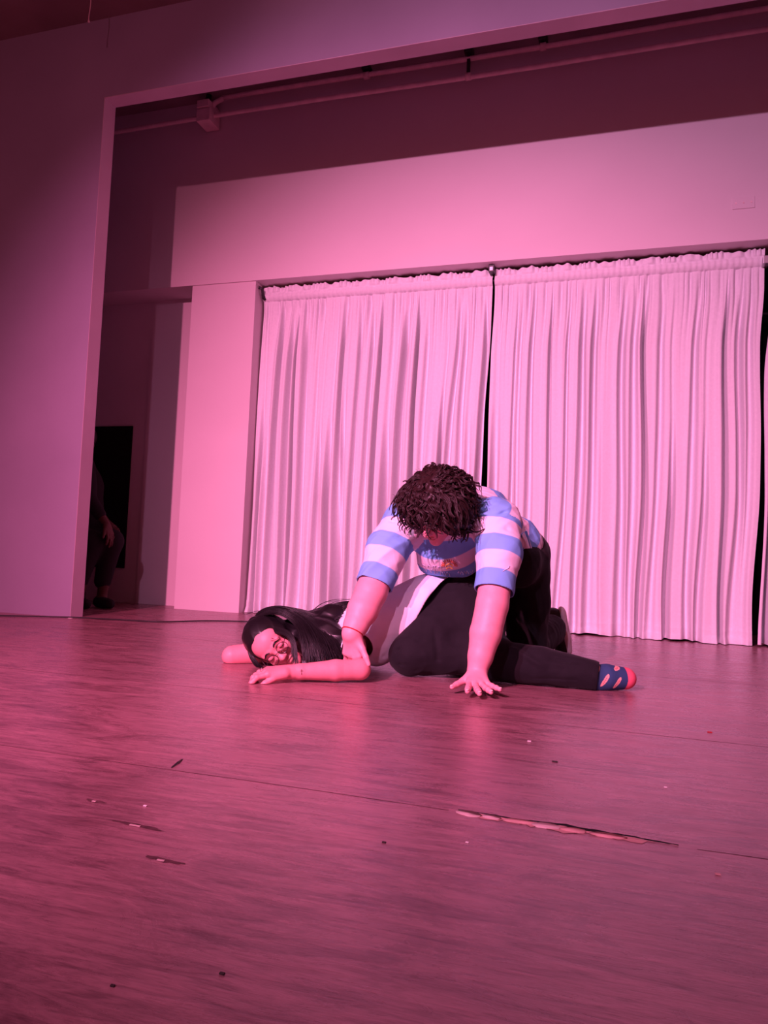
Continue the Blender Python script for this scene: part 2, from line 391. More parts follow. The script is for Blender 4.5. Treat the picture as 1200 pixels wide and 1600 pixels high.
MB().box((-.987, W+.045, 2.508), (-.963, W+.05, 2.535), .001).build('bracket_plate', MT['greymetal'], rod)
MB().box((.765, W+.05, 2.42), (.80, W+.15, 2.47), .003).build('middle_bracket', MT['greymetal'], rod)

# ------------------------------------------------------------------ floor details
cp = [fl(-60, 961, .006), fl(60, 963, .006), fl(127, 965, .006), fl(200, 969, .006), fl(255, 971.5, .006), fl(320, 970, .006), fl(380, 971, .006), fl(450, 974, .006), fl(560, 972, .006), fl(640, 975, .006)]
tag(MB().tube(spline(cp, 80), .0042, 8).build('floor_cable', MT['cable'], smooth=True), 'thin black cable lying across the stage floor in front of the back wall', 'cable')

def crack():
    rng = random.Random(5); P0, P1 = fl(715, 1268), fl(1060, 1322)
    t = empty('floor_crack', tuple(P0)); tag(t, 'long splintered crack in the plywood floor at lower right', 'floor crack')
    d = P1-P0
    top, bot = [], []
    for i in range(40):
        s = i/39; wv = .030*(math.sin(math.pi*min(1, s*1.02+.03))**.4)*(.75+.35*math.sin(s*17)+.2*math.sin(s*41))*(1 if s < .8 else (1-s)/.2+.05)
        c = P0+d*s; c[2] = 0; top.append(c+V3(0, .25*wv+rng.uniform(-.001, .001), .0007)); bot.append(c+V3(0, -.75*wv+rng.uniform(-.006, .006), .0007))
    V = top+bot; F = [(i, i+40, i+41, i+1) for i in range(39)]
    mesh_np('bare_wood', V, F, MT['splint'], t, False)
    V, F = tube_np([c+V3(0, .002, .0008) for c in top], [.0005+.0024*math.exp(-((i-23)/6)**2)+.0008*rng.random() for i in range(40)], 5); V[:, 2] = np.clip(V[:, 2], .0005, .004)
    mesh_np('raised_lip', V, F, MT['dark'], t, False)
    for s, wd, hh, mm in ((.06, .024, .014, 'chip2'), (.17, .016, .010, 'chip2'), (.30, .030, .010, 'splint'), (.43, .026, .014, 'chip2'), (.55, .022, .010, 'splint'), (.70, .030, .009, 'splint')):
        c = P0+d*s; n = 9; V = []
        for zz in (.0008, .0032):
            V += [c+V3(wd*math.cos(a)*rng.uniform(.8, 1.1), -.008+hh*math.sin(a)*rng.uniform(.6, 1.0)*.8, 0)*V3(1, 1, 0)+V3(0, 0, zz+.0012*math.sin(a)) for a in np.arange(n)*2*math.pi/n]
        F = [(i, (i+1) % n, n+(i+1) % n) for i in range(n)]+[(i, n+(i+1) % n, n+i) for i in range(n)]+[(n, n+i, n+i+1) for i in range(1, n-1)]
        mesh_np('loose_splinter', V, F, MT[mm], t, False)
crack()
def scuff(px, py, w_, label):
    rng = random.Random(px); c = fl(px, py); n = 22
    t = empty('floor_gouge', tuple(c)); tag(t, label, 'floor gouge')
    V = [c+V3(0, 0, .0006)]
    for i in range(n):
        a = i*2*math.pi/n; r = rng.uniform(.75, 1.15); V.append(c+V3(w_*1.5*r*math.cos(a), .0065*r*math.sin(a)*rng.uniform(.4, 1.3)-.10*w_*math.cos(a), .0006))
    mesh_np('hollow', V, [(0, i+1, (i+1) % n+1) for i in range(n)], MT['gouge'], t, False)
    MB().box((c[0]-w_*.3, c[1]-.006, .0006), (c[0]+w_*.2, c[1]-.002, .0018), .0005).build('torn_edge', MT['chip2'], t)
scuff(150, 1252, .016, 'small torn gouge in the floor at left, nearest the figures')
scuff(215, 1290, .040, 'long dark gouge in the floor at left, middle of three')
scuff(255, 1344, .024, 'faint short gouge in the floor at left, closest to the viewer of three')
for px, py, r, nm, ms, lb in ((827, 1158, .003, 'paint_chip', 'chip', 'pale paint speck on the floor, left of the tiny red one'), (1040, 1230, .002, 'paint_chip', 'chip', 'pale paint speck on the floor at the far right above the crack'),
                      (227, 1259, .002, 'paint_chip', 'chip', 'pale paint speck on the floor beside the left gouges'), (730, 1316, .0016, 'paint_chip', 'chip', 'pale paint speck just below the left end of the crack'),
                      (1122, 1366, .0025, 'paint_chip', 'splint', 'pinkish wood chip on the floor below the right end of the crack'), (110, 966, .008, 'paint_chip', 'chip', 'white speck at the foot of the proscenium corner'),
                      (347, 1521, .0018, 'dirt_speck', 'stool', 'round black speck on the near floor, below centre left'), (176, 1540, .0015, 'dirt_speck', 'stool', 'small black speck on the near floor at bottom left'),
                      (1109, 1144, .004, 'dirt_speck', 'red', 'tiny dark red speck on the floor at right'), (867, 1190, .004, 'dirt_speck', 'stool', 'short dark mark on the floor under the sock foot'),
                      (600, 1101+215, .002, 'dirt_speck', 'stool', 'tiny dark speck on the floor left of the crack')):
    c = fl(px, py, .001); b = MB(); b.box((c[0]-r*1.6, c[1]-r, .0002), (c[0]+r*1.6, c[1]+r, .0016+r*.2), r*.3)
    tag(b.build(nm, MT[ms]), lb, 'speck')
a, b_ = fl(268, 1199, .001), fl(285, 1186, .001)
tag(MB().tube([a, (a+b_)/2+V3(.002, 0, .002), b_], [.0012, .002, .001], 5).build('hair_pin', MT['blackmetal']), 'thin dark sliver lying diagonally on the floor below the lying person', 'sliver')

#@@FIGURES
# ------------------------------------------------------------------ organic surfaces (signed distance fields)
def nrm(v): v = np.asarray(v, float); return v/np.linalg.norm(v)
class Body:
    def __init__(s, h): s.h = h; s.pr = []
    def cone(s, a, b, ra, rb, k=.02, g=0, sub=False, flat=None):   # tapered round limb; flat = (normal, factor) squashes it
        s.pr.append(('c', np.array(a, float), np.array(b, float), ra, rb, k, g, sub, flat)); return s
    def ell(s, c, r, R=None, k=.02, g=0, sub=False):               # ellipsoid, R = rows are its axes
        s.pr.append(('e', np.array(c, float), np.array(r, float), np.eye(3) if R is None else np.array(R, float), None, k, g, sub, None)); return s
    def chain(s, P, R, k=.02, g=0, flat=None):
        for i in range(len(P)-1): s.cone(P[i], P[i+1], R[i], R[i+1], k if (i == 0 or k > .035) else min(k, .008), g, False, flat)
        return s
    @staticmethod
    def dist(p, X, Y, Z):
        if p[0] == 'c':
            _, a, b, ra, rb, k, g, sub, flat = p
            px, py, pz = X-a[0], Y-a[1], Z-a[2]; ba = b-a
            if flat is not None:
                n, f = nrm(flat[0]), flat[1]
                dn = (px*n[0]+py*n[1]+pz*n[2])*(f-1); px = px+n[0]*dn; py = py+n[1]*dn; pz = pz+n[2]*dn
                ba = ba+n*(ba@n)*(f-1)
            t = np.clip((px*ba[0]+py*ba[1]+pz*ba[2])/(ba@ba+1e-12), 0, 1)
            d = np.sqrt((px-ba[0]*t)**2+(py-ba[1]*t)**2+(pz-ba[2]*t)**2)-(ra+(rb-ra)*t)
            return d/(flat[1]**.5 if flat else 1)
        _, c, r, R, _, k, g, sub, _ = p
        q = [(R[i][0]*(X-c[0])+R[i][1]*(Y-c[1])+R[i][2]*(Z-c[2])) for i in range(3)]
        k0 = np.sqrt(sum((q[i]/r[i])**2 for i in range(3))); k1 = np.sqrt(sum((q[i]/r[i]**2)**2 for i in range(3)))+1e-9
        return k0*(k0-1)/k1
    def bounds(s, p):
        if p[0] == 'c':
            r = max(p[3], p[4]); return np.minimum(p[1], p[2])-r, np.maximum(p[1], p[2])+r
        r = p[2].max(); return p[1]-r, p[1]+r
    def mesh(s, floor=None, warp=None):
        h = s.h; ad = [p for p in s.pr if not p[7]]
        lo = np.min([s.bounds(p)[0] for p in ad], 0)-4*h; hi = np.max([s.bounds(p)[1] for p in ad], 0)+4*h
        n = np.ceil((hi-lo)/h).astype(int)+1
        ax = [(lo[i]+h*np.arange(n[i])).astype(np.float32) for i in range(3)]
        G = np.full(n, .05, np.float32)
        for p in s.pr:
            l, u = s.bounds(p); k = p[5]; m = k+3*h
            i0 = np.clip(((l-m-lo)/h).astype(int), 0, n); i1 = np.clip(np.ceil((u+m-lo)/h).astype(int)+1, 0, n)
            if (i1 <= i0).any(): continue
            sl = tuple(slice(i0[i], i1[i]) for i in range(3))
            d = s.dist(p, ax[0][sl[0]][:, None, None], ax[1][sl[1]][None, :, None], ax[2][sl[2]][None, None, :]).astype(np.float32)
            g = G[sl]
            if p[7]: hh = np.maximum(k-np.abs(g+d), 0)/k; G[sl] = np.maximum(g, -d)+hh*hh*k*.25
            else: hh = np.maximum(k-np.abs(g-d), 0)/k; G[sl] = np.minimum(g, d)-hh*hh*k*.25
        if floor is not None:
            G = np.maximum(G, (floor-ax[2])[None, None, :])
        gr = openvdb.FloatGrid(background=.05); gr.copyFromArray(G)
        P, Q = gr.convertToQuads(isovalue=0.0)
        V = P.astype(float)*h+lo
        a = V[Q[:, 0]]; vol = (a*np.cross(V[Q[:, 1]], V[Q[:, 2]])).sum()
        if vol < 0: Q = Q[:, ::-1]
        s.V, s.Q = V, Q; return V, Q
    def groups(s, V, names):                      # nearest group for each vertex
        D = []
        for g in names:
            D.append(np.min([s.dist(p, V[:, 0], V[:, 1], V[:, 2]) for p in s.pr if p[6] == g and not p[7]], 0))
        return np.argmin(D, 0)
def cut(V, Q, planes):            # keep what lies behind every plane (point, normal, mask or None), with a clean edge
    V = V.copy(); keep = np.ones(len(V), bool); near = np.zeros(len(V), bool)
    for p, n, m in planes:
        n = nrm(n); d = (V-p)@n
        if m is not None: d = np.where(m, d, -1)
        out = d > 0
        touch = np.zeros(len(V), bool); fo = out[Q]; mixed = fo.any(1) & ~fo.all(1); touch[Q[mixed].ravel()] = True
        mv = out & touch; V[mv] -= np.outer(d[mv], n); keep &= ~(out & ~touch)
    Q = Q[keep[Q].all(1)]; idx, inv = np.unique(Q, return_inverse=True)
    return V[idx], inv.reshape(Q.shape), idx
def normals(V, Q):
    n = np.cross(V[Q[:, 2]]-V[Q[:, 0]], V[Q[:, 3]]-V[Q[:, 1]]); N = np.zeros_like(V)
    for i in range(4): np.add.at(N, Q[:, i], n)
    return N/(np.linalg.norm(N, axis=1)[:, None]+1e-12)
def fold_noise(V, seed, freq, axis, stretch=3.0, warp=.5):   # wrinkles elongated along axis
    rng = np.random.default_rng(seed); a = nrm(axis); q = V-np.outer(V@a, a)*(1-1/stretch); out = 0
    wv = np.stack([np.sin(V@rng.normal(size=3)*freq*.5+rng.uniform(0, 6)) for _ in range(3)], 1)*warp/freq*2
    q = q+wv
    for i in range(7):
        d = nrm(rng.normal(size=3)); f = freq*rng.uniform(.6, 1.9)
        out = out+(1-2*np.abs(np.sin(q@d*f+rng.uniform(0, 6))))/(1+i*.35)
    return out/3.2
def creases(V, L):               # L: (a, b, width, depth) soft folds pressed in (or raised when depth < 0)
    out = np.zeros(len(V))
    for a, b, wd, dp in L:
        a = np.asarray(a, float); ba = np.asarray(b, float)-a; t = np.clip((V-a)@ba/(ba@ba), 0, 1)
        d = np.linalg.norm(V-a-np.outer(t, ba), axis=1); out -= dp*np.exp(-(d/wd)**2)*(1-.6*np.abs(2*t-1)**2)
    return out

def hand(B, wrist, d, nb, side, spec, L=1.0, g=0):
    """wrist: joint; d: towards the fingers; nb: back of the hand; side: towards the thumb;
    spec: five (spread, [pitch of the three joints]) for thumb, index .. little; returns finger tips"""
    wrist = np.asarray(wrist, float); d = nrm(d); s = nrm(np.asarray(side, float)-d*(np.asarray(side, float)@d)); n = nrm(nb-d*(nb@d)-s*(nb@s))
    tips = []; F = (n, 1.35)
    B.cone(wrist, wrist+d*.03*L, .026*L, .027*L, .015, g, flat=F)
    kn = {}
    for i, off in enumerate((.031, .011, -.010, -.030)):
        base = wrist+d*(.085-.006*abs(i-1))*L+s*off*L*.95
        B.cone(wrist+d*.02*L+s*off*.5*L, base, .017*L, .0125*L, .012, g); kn[i] = base
    B.cone(wrist+d*.03*L+s*.012*L, wrist+d*.07*L+s*.004*L, .02*L, .018*L, .01, g, flat=(n, 1.5))
    lens = ((.040, .026, .021), (.045, .029, .022), (.041, .027, .021), (.032, .021, .018))
    rads = (.0098, .0102, .0096, .0086)
    for i in range(4):
        spread, pit = spec[i+1]; p = kn[i]; a = 0; dd = d*math.cos(spread)+s*math.sin(spread); r = rads[i]*L
        for j in range(3):
            a += pit[j]; q = p+(dd*math.cos(a)-n*math.sin(a))*lens[i][j]*L
            B.cone(p, q, r*(1.06-.07*j), r*(.99-.07*j), .004, g); B.ell(p, [r*1.06]*3, None, .004, g); p = q
        tips.append((p, dd*math.cos(a)-n*math.sin(a), dd*math.sin(a)+n*math.cos(a), r))
    spread, pit = spec[0]; p = wrist+d*.020*L+s*.022*L; a = 0; dd = d*math.cos(spread)+s*math.sin(spread)
    for j, (ll, r0, r1) in enumerate(((.042, .017, .0125), (.034, .012, .0105), (.027, .0108, .0082))):
        a += pit[j]; q = p+(dd*math.cos(a)-n*math.sin(a))*ll*L; B.cone(p, q, r0*L, r1*L, .012 if j == 0 else .004, g); p = q
        dd = nrm(dd*math.cos(-.18)+d*.18)
    tips.append((p, dd*math.cos(a)-n*math.sin(a), dd*math.sin(a)+n*math.cos(a), .009*L))
    return tips
def nails(tips, parent):
    for p, dd, up, r in tips:
        Bn = Body(.0011); x = nrm(dd); z = nrm(up-x*(up@x)); y = np.cross(z, x)
        Bn.ell(p+z*r*.72+x*r*.25, (r*.75, r*.62, r*.26), [x, y, z], .002); V, Q = Bn.mesh(); mesh_np('nail', V, Q, MT['nail'], parent)

def head(B, C, Rt, Fw, Up, sc=1.0, g=0):
    """head centred on C; Rt = the figure's right, Fw = face, Up = crown"""
    A = np.array([Rt, Fw, Up]); T = lambda x, y, z: C+sc*(x*Rt+y*Fw+z*Up)
    e = lambda c, r, k=.015, sub=False: B.ell(T(*c), np.array(r)*sc, A, k*sc, g, sub)
    c = lambda a, b, r1, r2, k=.01, sub=False: B.cone(T(*a), T(*b), r1*sc, r2*sc, k*sc, g, sub)
    e((0, -.018, .032), (.074, .095, .086)); e((0, .022, -.035), (.056, .066, .075), .03)
    e((0, .040, .040), (.060, .050, .050), .03)
    c((-.045, -.005, -.065), (0, .062, -.098), .020, .021, .02); c((.045, -.005, -.065), (0, .062, -.098), .020, .021, .02)
    for s in (-1, 1):
        e((s*.034, .055, -.030), (.026, .026, .024), .02)
        e((s*.032, .098, .004), (.019, .016, .013), .012, True)
        e((s*.032, .076, .002), (.0155, .0135, .0125), .004)
        e((s*.077, -.008, -.005), (.008, .019, .031), .006); e((s*.084, -.002, -.003), (.005, .010, .018), .004, True)
        c((s*.012, .087, .022), (s*.045, .074, .024), .009, .007, .012)
        e((s*.0115, .0965, -.034), (.0085, .0105, .0085), .005)
    c((0, .084, .012), (0, .104, -.026), .0095, .0115, .012); e((0, .108, -.030), (.011, .011, .010), .006)
    c((-.017, .0815, -.060), (.017, .0815, -.060), .0075, .0075, .008); e((0, .087, -.0585), (.018, .0085, .006), .004); e((0, .086, -.071), (.016, .0085, .0065), .004)
    c((-.024, .082, -.0645), (.024, .082, -.0645), .0025, .0025, .003, True)
    e((0, .072, -.098), (.018, .016, .016), .012)
    return T
def face_parts(T, Rt, Fw, Up, parent, sc=1.0, browm='hair_black', closed=True):
    for s in (-1, 1):
        P = [T(s*(.032+.0145*math.cos(a)), .0885-.004*math.cos(a)**2-.002*abs(math.cos(a)), .001-.0065*math.sin(a)) for a in np.linspace(0.12, math.pi-.12, 12)]
        V, F = tube_np(P, [.0005+.0005*math.sin(math.pi*i/11) for i in range(12)], 6); mesh_np('eyelashes', V, F, MT[browm], parent)
        P = [T(s*(.014+.034*t), .0965-.016*t**1.6, .024+.007*math.sin(math.pi*min(1, t*1.15))-.003*t) for t in np.linspace(0, 1, 10)]
        V, F = tube_np(P, [.0012+.0022*math.sin(math.pi*(.15+.8*i/9)) for i in range(10)], 6); mesh_np('eyebrow', V, F, MT[browm], parent)
    A = [Rt, Fw, Up]
    Bl = Body(.0015); Bl.ell(T(0, .0875, -.0585), np.array((.0185, .0088, .0058))*sc, A, .003); Bl.ell(T(0, .0865, -.0712), np.array((.0165, .0088, .0064))*sc, A, .003)
    V, Q = Bl.mesh(); mesh_np('lips', V, Q, MT['lip'], parent)
def glasses(T, Rt, Fw, Up, parent, sc=1.0, R=.0245):
    g = MB()
    fr = link('eyeglasses', bpy.data.meshes.new('eyeglasses'), MT['frame'], parent)
    allv = []
    for s in (-1, 1):
        ring = [T(s*.033+R*math.cos(a), .106-.006*abs(math.cos(a)*s+1)*.0, -.004+R*.92*math.sin(a)) for a in np.linspace(0, 2*math.pi, 33)]
        g.tube(ring, .0013, 6, False)
        g.tube([T(s*(.033+R), .106, .004), T(s*.068, .090, .006), T(s*.080, .02, .006), T(s*.082, -.02, -.004)], .0014, 6)
    g.tube([T(-.009, .107, 0), T(0, .112, .003), T(.009, .107, 0)], .0013, 6)
    bmesh.ops.recalc_face_normals(g.bm, faces=g.bm.faces); g.bm.to_mesh(fr.data); g.bm.free(); fr.data.materials.append(MT['frame']); fr['label'] = 'thin round black-framed glasses'
    for s in (-1, 1):
        n = 24; V = [T(s*.033, .106, -.004)]+[T(s*.033+R*math.cos(a), .106, -.004+R*.92*math.sin(a)) for a in np.arange(n)*2*math.pi/n]
        V2 = [v+Fw*.0008 for v in V]; m = len(V)
        F = [(0, i+1, (i+1) % n+1, (i+1) % n+1) for i in range(n)]; F2 = [(m, m+(i+1) % n+1, m+i+1, m+i+1) for i in range(n)]; F3 = [(i+1, m+i+1, m+(i+1) % n+1, (i+1) % n+1) for i in range(n)]
        bm_ = bmesh.new(); vs = [bm_.verts.new(v) for v in V+V2]
        for f in F+F2+F3:
            f = list(dict.fromkeys(f)); bm_.faces.new([vs[i] for i in f])
        bmesh.ops.recalc_face_normals(bm_, faces=bm_.faces); me = bpy.data.meshes.new('lens'); bm_.to_mesh(me); bm_.free(); link('lens', me, MT['lens'], fr)
def strands(name, curves, r0, mat_, parent, n=4, taper=.25):
    Vs, Fs, o = [], [], 0
    for P in curves:
        k = len(P); t = np.linspace(0, 1, k); R = r0*(1-(1-taper)*t**2)*np.minimum(1, .4+t*6)
        V, F = tube_np(P, R, n, False); Vs.append(V); Fs.append(np.array(F)+o); o += len(V)
    return tag(mesh_np(name, np.concatenate(Vs), np.concatenate(Fs), mat_, parent), kind='stuff')
def bvh(o):
    dg = bpy.context.evaluated_depsgraph_get(); me = o.data
    w = Matrix.Translation(Vector((0, 0, 0)))
    return BVHTree.FromPolygons([v.co[:] for v in me.vertices], [p.vertices[:] for p in me.polygons])

# ================================================================== person kneeling on all fours
man = empty('person', tuple(at(700, 1000, 2.95)*V3(1, 1, 0)))
tag(man, 'person on hands and knees in blue and white striped t-shirt and black trousers', 'person', 'people on the stage')
mC = at(683, 795, 2.76); mF = nrm(V3(-.28, -.60, -.75)); mU = nrm(V3(-.10, -.75, .62)); mU = nrm(mU-mF*(mU@mF)); mR = np.cross(mF, mU)
shL, elL, wrL = V3(-.455, 2.87, .585), at(769, 945, 2.74), at(746, 1046, 2.675)
shR, elR, wrR = V3(-.875, 2.88, .575), at(580, 925, 2.74), at(550, 990, 2.645)
neck0 = V3(-.665, 2.93, .62); hip = V3(-.515, 3.38, .50); chest = V3(-.655, 3.0, .585); belly = V3(-.58, 3.2, .54)
B = Body(.0034)
B.chain([neck0, mC-mF*.035-mU*.045], [.058, .055], .03)
mT = head(B, mC, mR, mF, mU, 1.0)
B.ell(chest, (.13, .14, .09), None, .04); B.chain([chest, belly, hip], [.11, .105, .12], .05)
B.chain([chest+V3(.1, -.03, .02), shL], [.05, .045], .03); B.chain([chest+V3(-.1, -.03, .02), shR], [.05, .045], .03)
B.chain([shL, shL*.5+elL*.5, elL], [.050, .060, .058], .02); B.chain([elL, elL*.55+wrL*.45, wrL*.80+elL*.20, wrL], [.058, .056, .044, .036], .008)
B.chain([shR, shR*.5+elR*.5, elR], [.050, .062, .061], .02); B.chain([elR, elR*.55+wrR*.45, wrR*.80+elR*.20, wrR], [.061, .058, .046, .038], .008)
# planted hand: flat on the floor, fingers fanned towards the viewer and the right
dL = nrm(V3(.22, -.93, -.30)); upn = V3(0, 0, 1)
tL = hand(B, wrL+V3(0, 0, -.012), dL, V3(0, -.25, 1), V3(-1, -.2, 0),
          [(.80, [.25, -.22, -.1]), (.10, [-.05, -.18, .08]), (-.12, [-.05, -.18, .08]), (-.34, [-.05, -.16, .08]), (-.62, [-.02, -.14, .05])], 1.0)
# other hand: laid over the lying person's upper arm and elbow, thumb to the right
dR = nrm(V3(.03, .10, -1))
tR = hand(B, wrR, dR, V3(-.15, -1, .1), V3(1, -.15, .1),
          [(.66, [-.22, .0, .1]), (.12, [.45, .7, .6]), (0, [.45, .7, .6]), (-.12, [.45, .7, .6]), (-.24, [.45, .7, .6])], .98)
# legs inside the trousers
knL, anL = V3(-.435, 3.50, .075), V3(-.345, 3.86, .115)
knR, anR = V3(-.690, 3.42, .075), V3(-.700, 3.84, .085)
hL, hR = hip+V3(.075, .02, -.02), hip+V3(-.09, .0, -.02)
for h_, k_, a_ in ((hL, knL, anL), (hR, knR, anR)):
    B.chain([h_, k_], [.085, .055], .03); B.chain([k_, a_], [.05, .035], .02)
V, Q = B.mesh(floor=.0012)
body = mesh_np('body', V, Q, MT['skin'], man)
nails(tL, body); face_parts(mT, mR, mF, mU, body, browm='hair_brown')
# bracelet
ax_ = nrm(wrR-elR); c = wrR-ax_*.006; e1 = nrm(np.cross(ax_, V3(0, 1, 0))); e2 = np.cross(ax_, e1)
V, F = tube_np([c+(e1*math.cos(a)+e2*math.sin(a))*.0405+ax_*.003*math.sin(a) for a in np.linspace(0, 2*math.pi, 30)], [.0021]*30, 6)
o = mesh_np('bracelet', V, F, MT['red'], man); o['label'] = 'thin red cord bracelet'

# striped t-shirt
Bs = Body(.0036)
TO, SL, SR = 1, 2, 3
Bs.ell(chest+V3(0, -.01, .015), (.185, .16, .125), None, .06, TO)
Bs.ell(chest+V3(-.02, .07, .045), (.165, .17, .115), None, .05, TO)
Bs.ell(belly+V3(0, 0, .0), (.165, .20, .115), None, .06, TO)
Bs.ell(V3(-.60, 3.12, .63), (.15, .20, .125), None, .06, TO)
Bs.cone(belly+V3(.02, .05, .01), hip+V3(.015, -.04, .02), .135, .145, .04, TO)
# hanging front panel of the shirt
Bs.ell(at(698, 862, 2.98), (.125, .10, .085), None, .05, TO)
Bs.cone(at(675, 880, 3.02), at(725, 880, 3.02), .055, .055, .04, TO)
Bs.cone(neck0+V3(-.0, -.035, -.01), neck0+V3(0, .03, .0), .072, .085, .04, TO)
endL = shL+(elL-shL)*.80; endR = shR+(elR-shR)*.86
Bs.ell(shL+V3(-.03, .03, .02), (.085, .09, .085), None, .06, TO); Bs.ell(shR+V3(.03, .03, .02), (.085, .09, .085), None, .06, TO)
Bs.chain([shL+V3(-.03, .02, .01), shL+(elL-shL)*.35, endL], [.082, .077, .074], .045, SL)
Bs.chain([shR+V3(.03, .02, .01), shR+(elR-shR)*.35, endR], [.082, .077, .073], .045, SR)
V, Q = Bs.mesh()
aL, aR = nrm(elL-shL), nrm(elR-shR)
grp = Bs.groups(V, [TO, SL, SR]); Nn = normals(V, Q)
u_axis = nrm(V3(-.12, -.72, .68)); hemp = at(700, 912, 2.98)
uT = (V-hemp)@u_axis
uL = -((V-endL)@aL)+.0; uR = -((V-endR)@aR)
st = np.where(grp == 0, uT, np.where(grp == 1, uL+.014, uR+.014))
disp = .0050*fold_noise(V, 4, 20, V3(.8, .2, .45), 3.0, .8)+.0018*fold_noise(V, 9, 55, V3(1, .2, .4), 2.5)
disp += creases(V, [(shL+V3(-.04, -.07, .02), shL+V3(.04, -.05, .07), .008, .012), (shL+V3(-.07, -.06, -.05), shL+V3(.05, -.08, .0), .010, .005), (shL+V3(-.06, -.05, -.11), shL+V3(.05, -.08, -.09), .008, .008),
                    (shR+V3(.09, -.06, -.02), shR+V3(-.02, -.08, .03), .008, .012), (shR+V3(.08, -.05, -.07), shR+V3(-.05, -.08, -.02), .010, .012), (shR+V3(.05, -.05, -.13), shR+V3(-.07, -.07, -.12), .007, .009),
                    (at(725, 840, 2.86), at(738, 905, 2.9), .010, .012), (at(650, 850, 2.86), at(662, 905, 2.9), .012, .014), (at(700, 850, 2.86), at(690, 880, 2.88), .010, .006), (at(712, 845, 2.86), at(722, 900, 2.88), .009, .008),
                    (at(745, 800, 2.80), at(775, 785, 2.85), .009, .012)])
disp *= 1-.85*np.exp(-(np.linalg.norm((V-at(702, 887, 2.88))*V3(.8, .5, 1.2), axis=1)/.075)**2)
V = V+Nn*disp[:, None]
# cut the shirt open at cuffs, hem and neck
V, Q, idx = cut(V, Q, [(endL+aL*.012, aL, grp == 1), (endR+aR*.012, aR, grp == 2), (hemp-u_axis*.004, -u_axis, (grp == 0) & (V[:, 2] < .50) & (V[:, 1] < 3.25)), (hip+nrm(V3(.25, .9, -.35))*.055, V3(.25, .9, -.35), None)])
st = st[idx]
keep = np.linalg.norm((V-(neck0+V3(0, -.10, .0))), axis=1) > .068
Q = Q[keep[Q].all(1)]; idx, inv = np.unique(Q, return_inverse=True); Q = inv.reshape(Q.shape); V = V[idx]; st = st[idx]
PER = .134
shirt = mesh_np('shirt', V, Q, MT['stripe'], man); set_attr(shirt, 'stripe', (st/PER)+.5)
sm = shirt.modifiers.new('thick', 'SOLIDIFY'); sm.thickness = .004; sm.offset = -1
# prints on the hanging front
T_ = bvh(shirt)
def onto(px, py, off=.0014):
    d = Vector(_ray(px, py)).normalized(); hit = T_.ray_cast(Vector(CPOS), d)
    return (np.array(hit[0])+np.array(hit[1] if hit[1].dot(d) < 0 else -hit[1])*off) if hit[0] else None
def dart(pts, r, name, m_, parent):
    P = [onto(*p) for p in pts]; P = [p for p in P if p is not None]
    if len(P) < 2: return
    V, F = tube_np(P, [r]*len(P), 5); mesh_np(name, V, F, m_, parent)
for k, R_ in enumerate((5.2,)):
    dart([(702+R_*math.cos(a), 885+R_*.8*math.sin(a)) for a in np.linspace(math.pi*1.02, math.pi*1.98, 10)], .0022, 'emblem_ring', MT['gold'], shirt)
dart([(697.5, 888), (702, 886), (706.5, 888)], .0016, 'emblem_ring', MT['gold'], shirt)
dart([(700.5, 884.5), (701.5, 884.2)], .0014, 'emblem_ring', MT['gold'], shirt); dart([(704, 884.5), (705, 884.2)], .0014, 'emblem_ring', MT['gold'], shirt)
for k in range(13):
    a = math.pi*(1+k/12); c_, s_ = math.cos(a), math.sin(a)
    dart([(702+7.2*c_, 884+5.8*s_), (702+13*c_, 884+10*s_)], .0019, 'emblem_ray', MT['orange'], shirt)
rs = random.Random(2)
def scribble(x0, x1, y0f, amp):
    x = x0
    while x < x1:
        n = rs.choice((5, 6, 7)); wd = rs.uniform(5, 8); ph = rs.uniform(0, 6)
        dart([(x+wd*i/(n-1)+1.3*math.sin(ph+i*2.1), y0f(x)+amp*math.sin(ph+i*1.9)) for i in range(n)], .0011, 'lettering', MT['ink'], shirt); x += wd+2.2
scribble(662, 700, lambda x: 889+(x-660)*.22, 3.6); scribble(716, 741, lambda x: 895-(x-716)*.06, 3.0); scribble(650, 690, lambda x: 882+(x-650)*.12, 1.6)
dart([(785, 893), (790, 890), (794, 888), (796, 884)], .0012, 'lettering', MT['ink'], shirt)

# trousers
Bt = Body(.005)
Bt.ell(hip+V3(-.012, .02, .0), (.170, .15, .165), None, .05)
Bt.chain([hL+V3(.0, .0, 0), hL*.5+knL*.5+V3(.0, -.01, 0), knL+V3(0, 0, .018)], [.112, .102, .088], .04)
Bt.chain([hR, hR*.5+knR*.5+V3(-.01, -.02, 0), knR+V3(0, 0, .018)], [.115, .108, .088], .04)
Bt.chain([knL+V3(0, .02, .012), anL+V3(-.02, -.05, .02)], [.088, .082], .03); Bt.chain([knR+V3(0, .02, .01), anR+V3(0, -.05, .01)], [.086, .08], .03)
Bt.cone(hip+V3(-.1, -.12, -.05), hip+V3(.06, -.12, -.05), .10, .10, .06)
Bt.cone(hip+V3(-.1, -.12, -.05), hR+V3(-.0, -.10, -.2), .10, .10, .06)
V, Q = Bt.mesh(floor=.0015); Nn = normals(V, Q)
V = V+Nn*(.006*fold_noise(V, 21, 16, V3(.1, .1, 1), 3)+.002*fold_noise(V, 22, 45, V3(0, 0, 1), 2.5))[:, None]; V[:, 2] = np.maximum(V[:, 2], .0015)
mesh_np('trousers', V, Q, MT['black_cloth'], man)
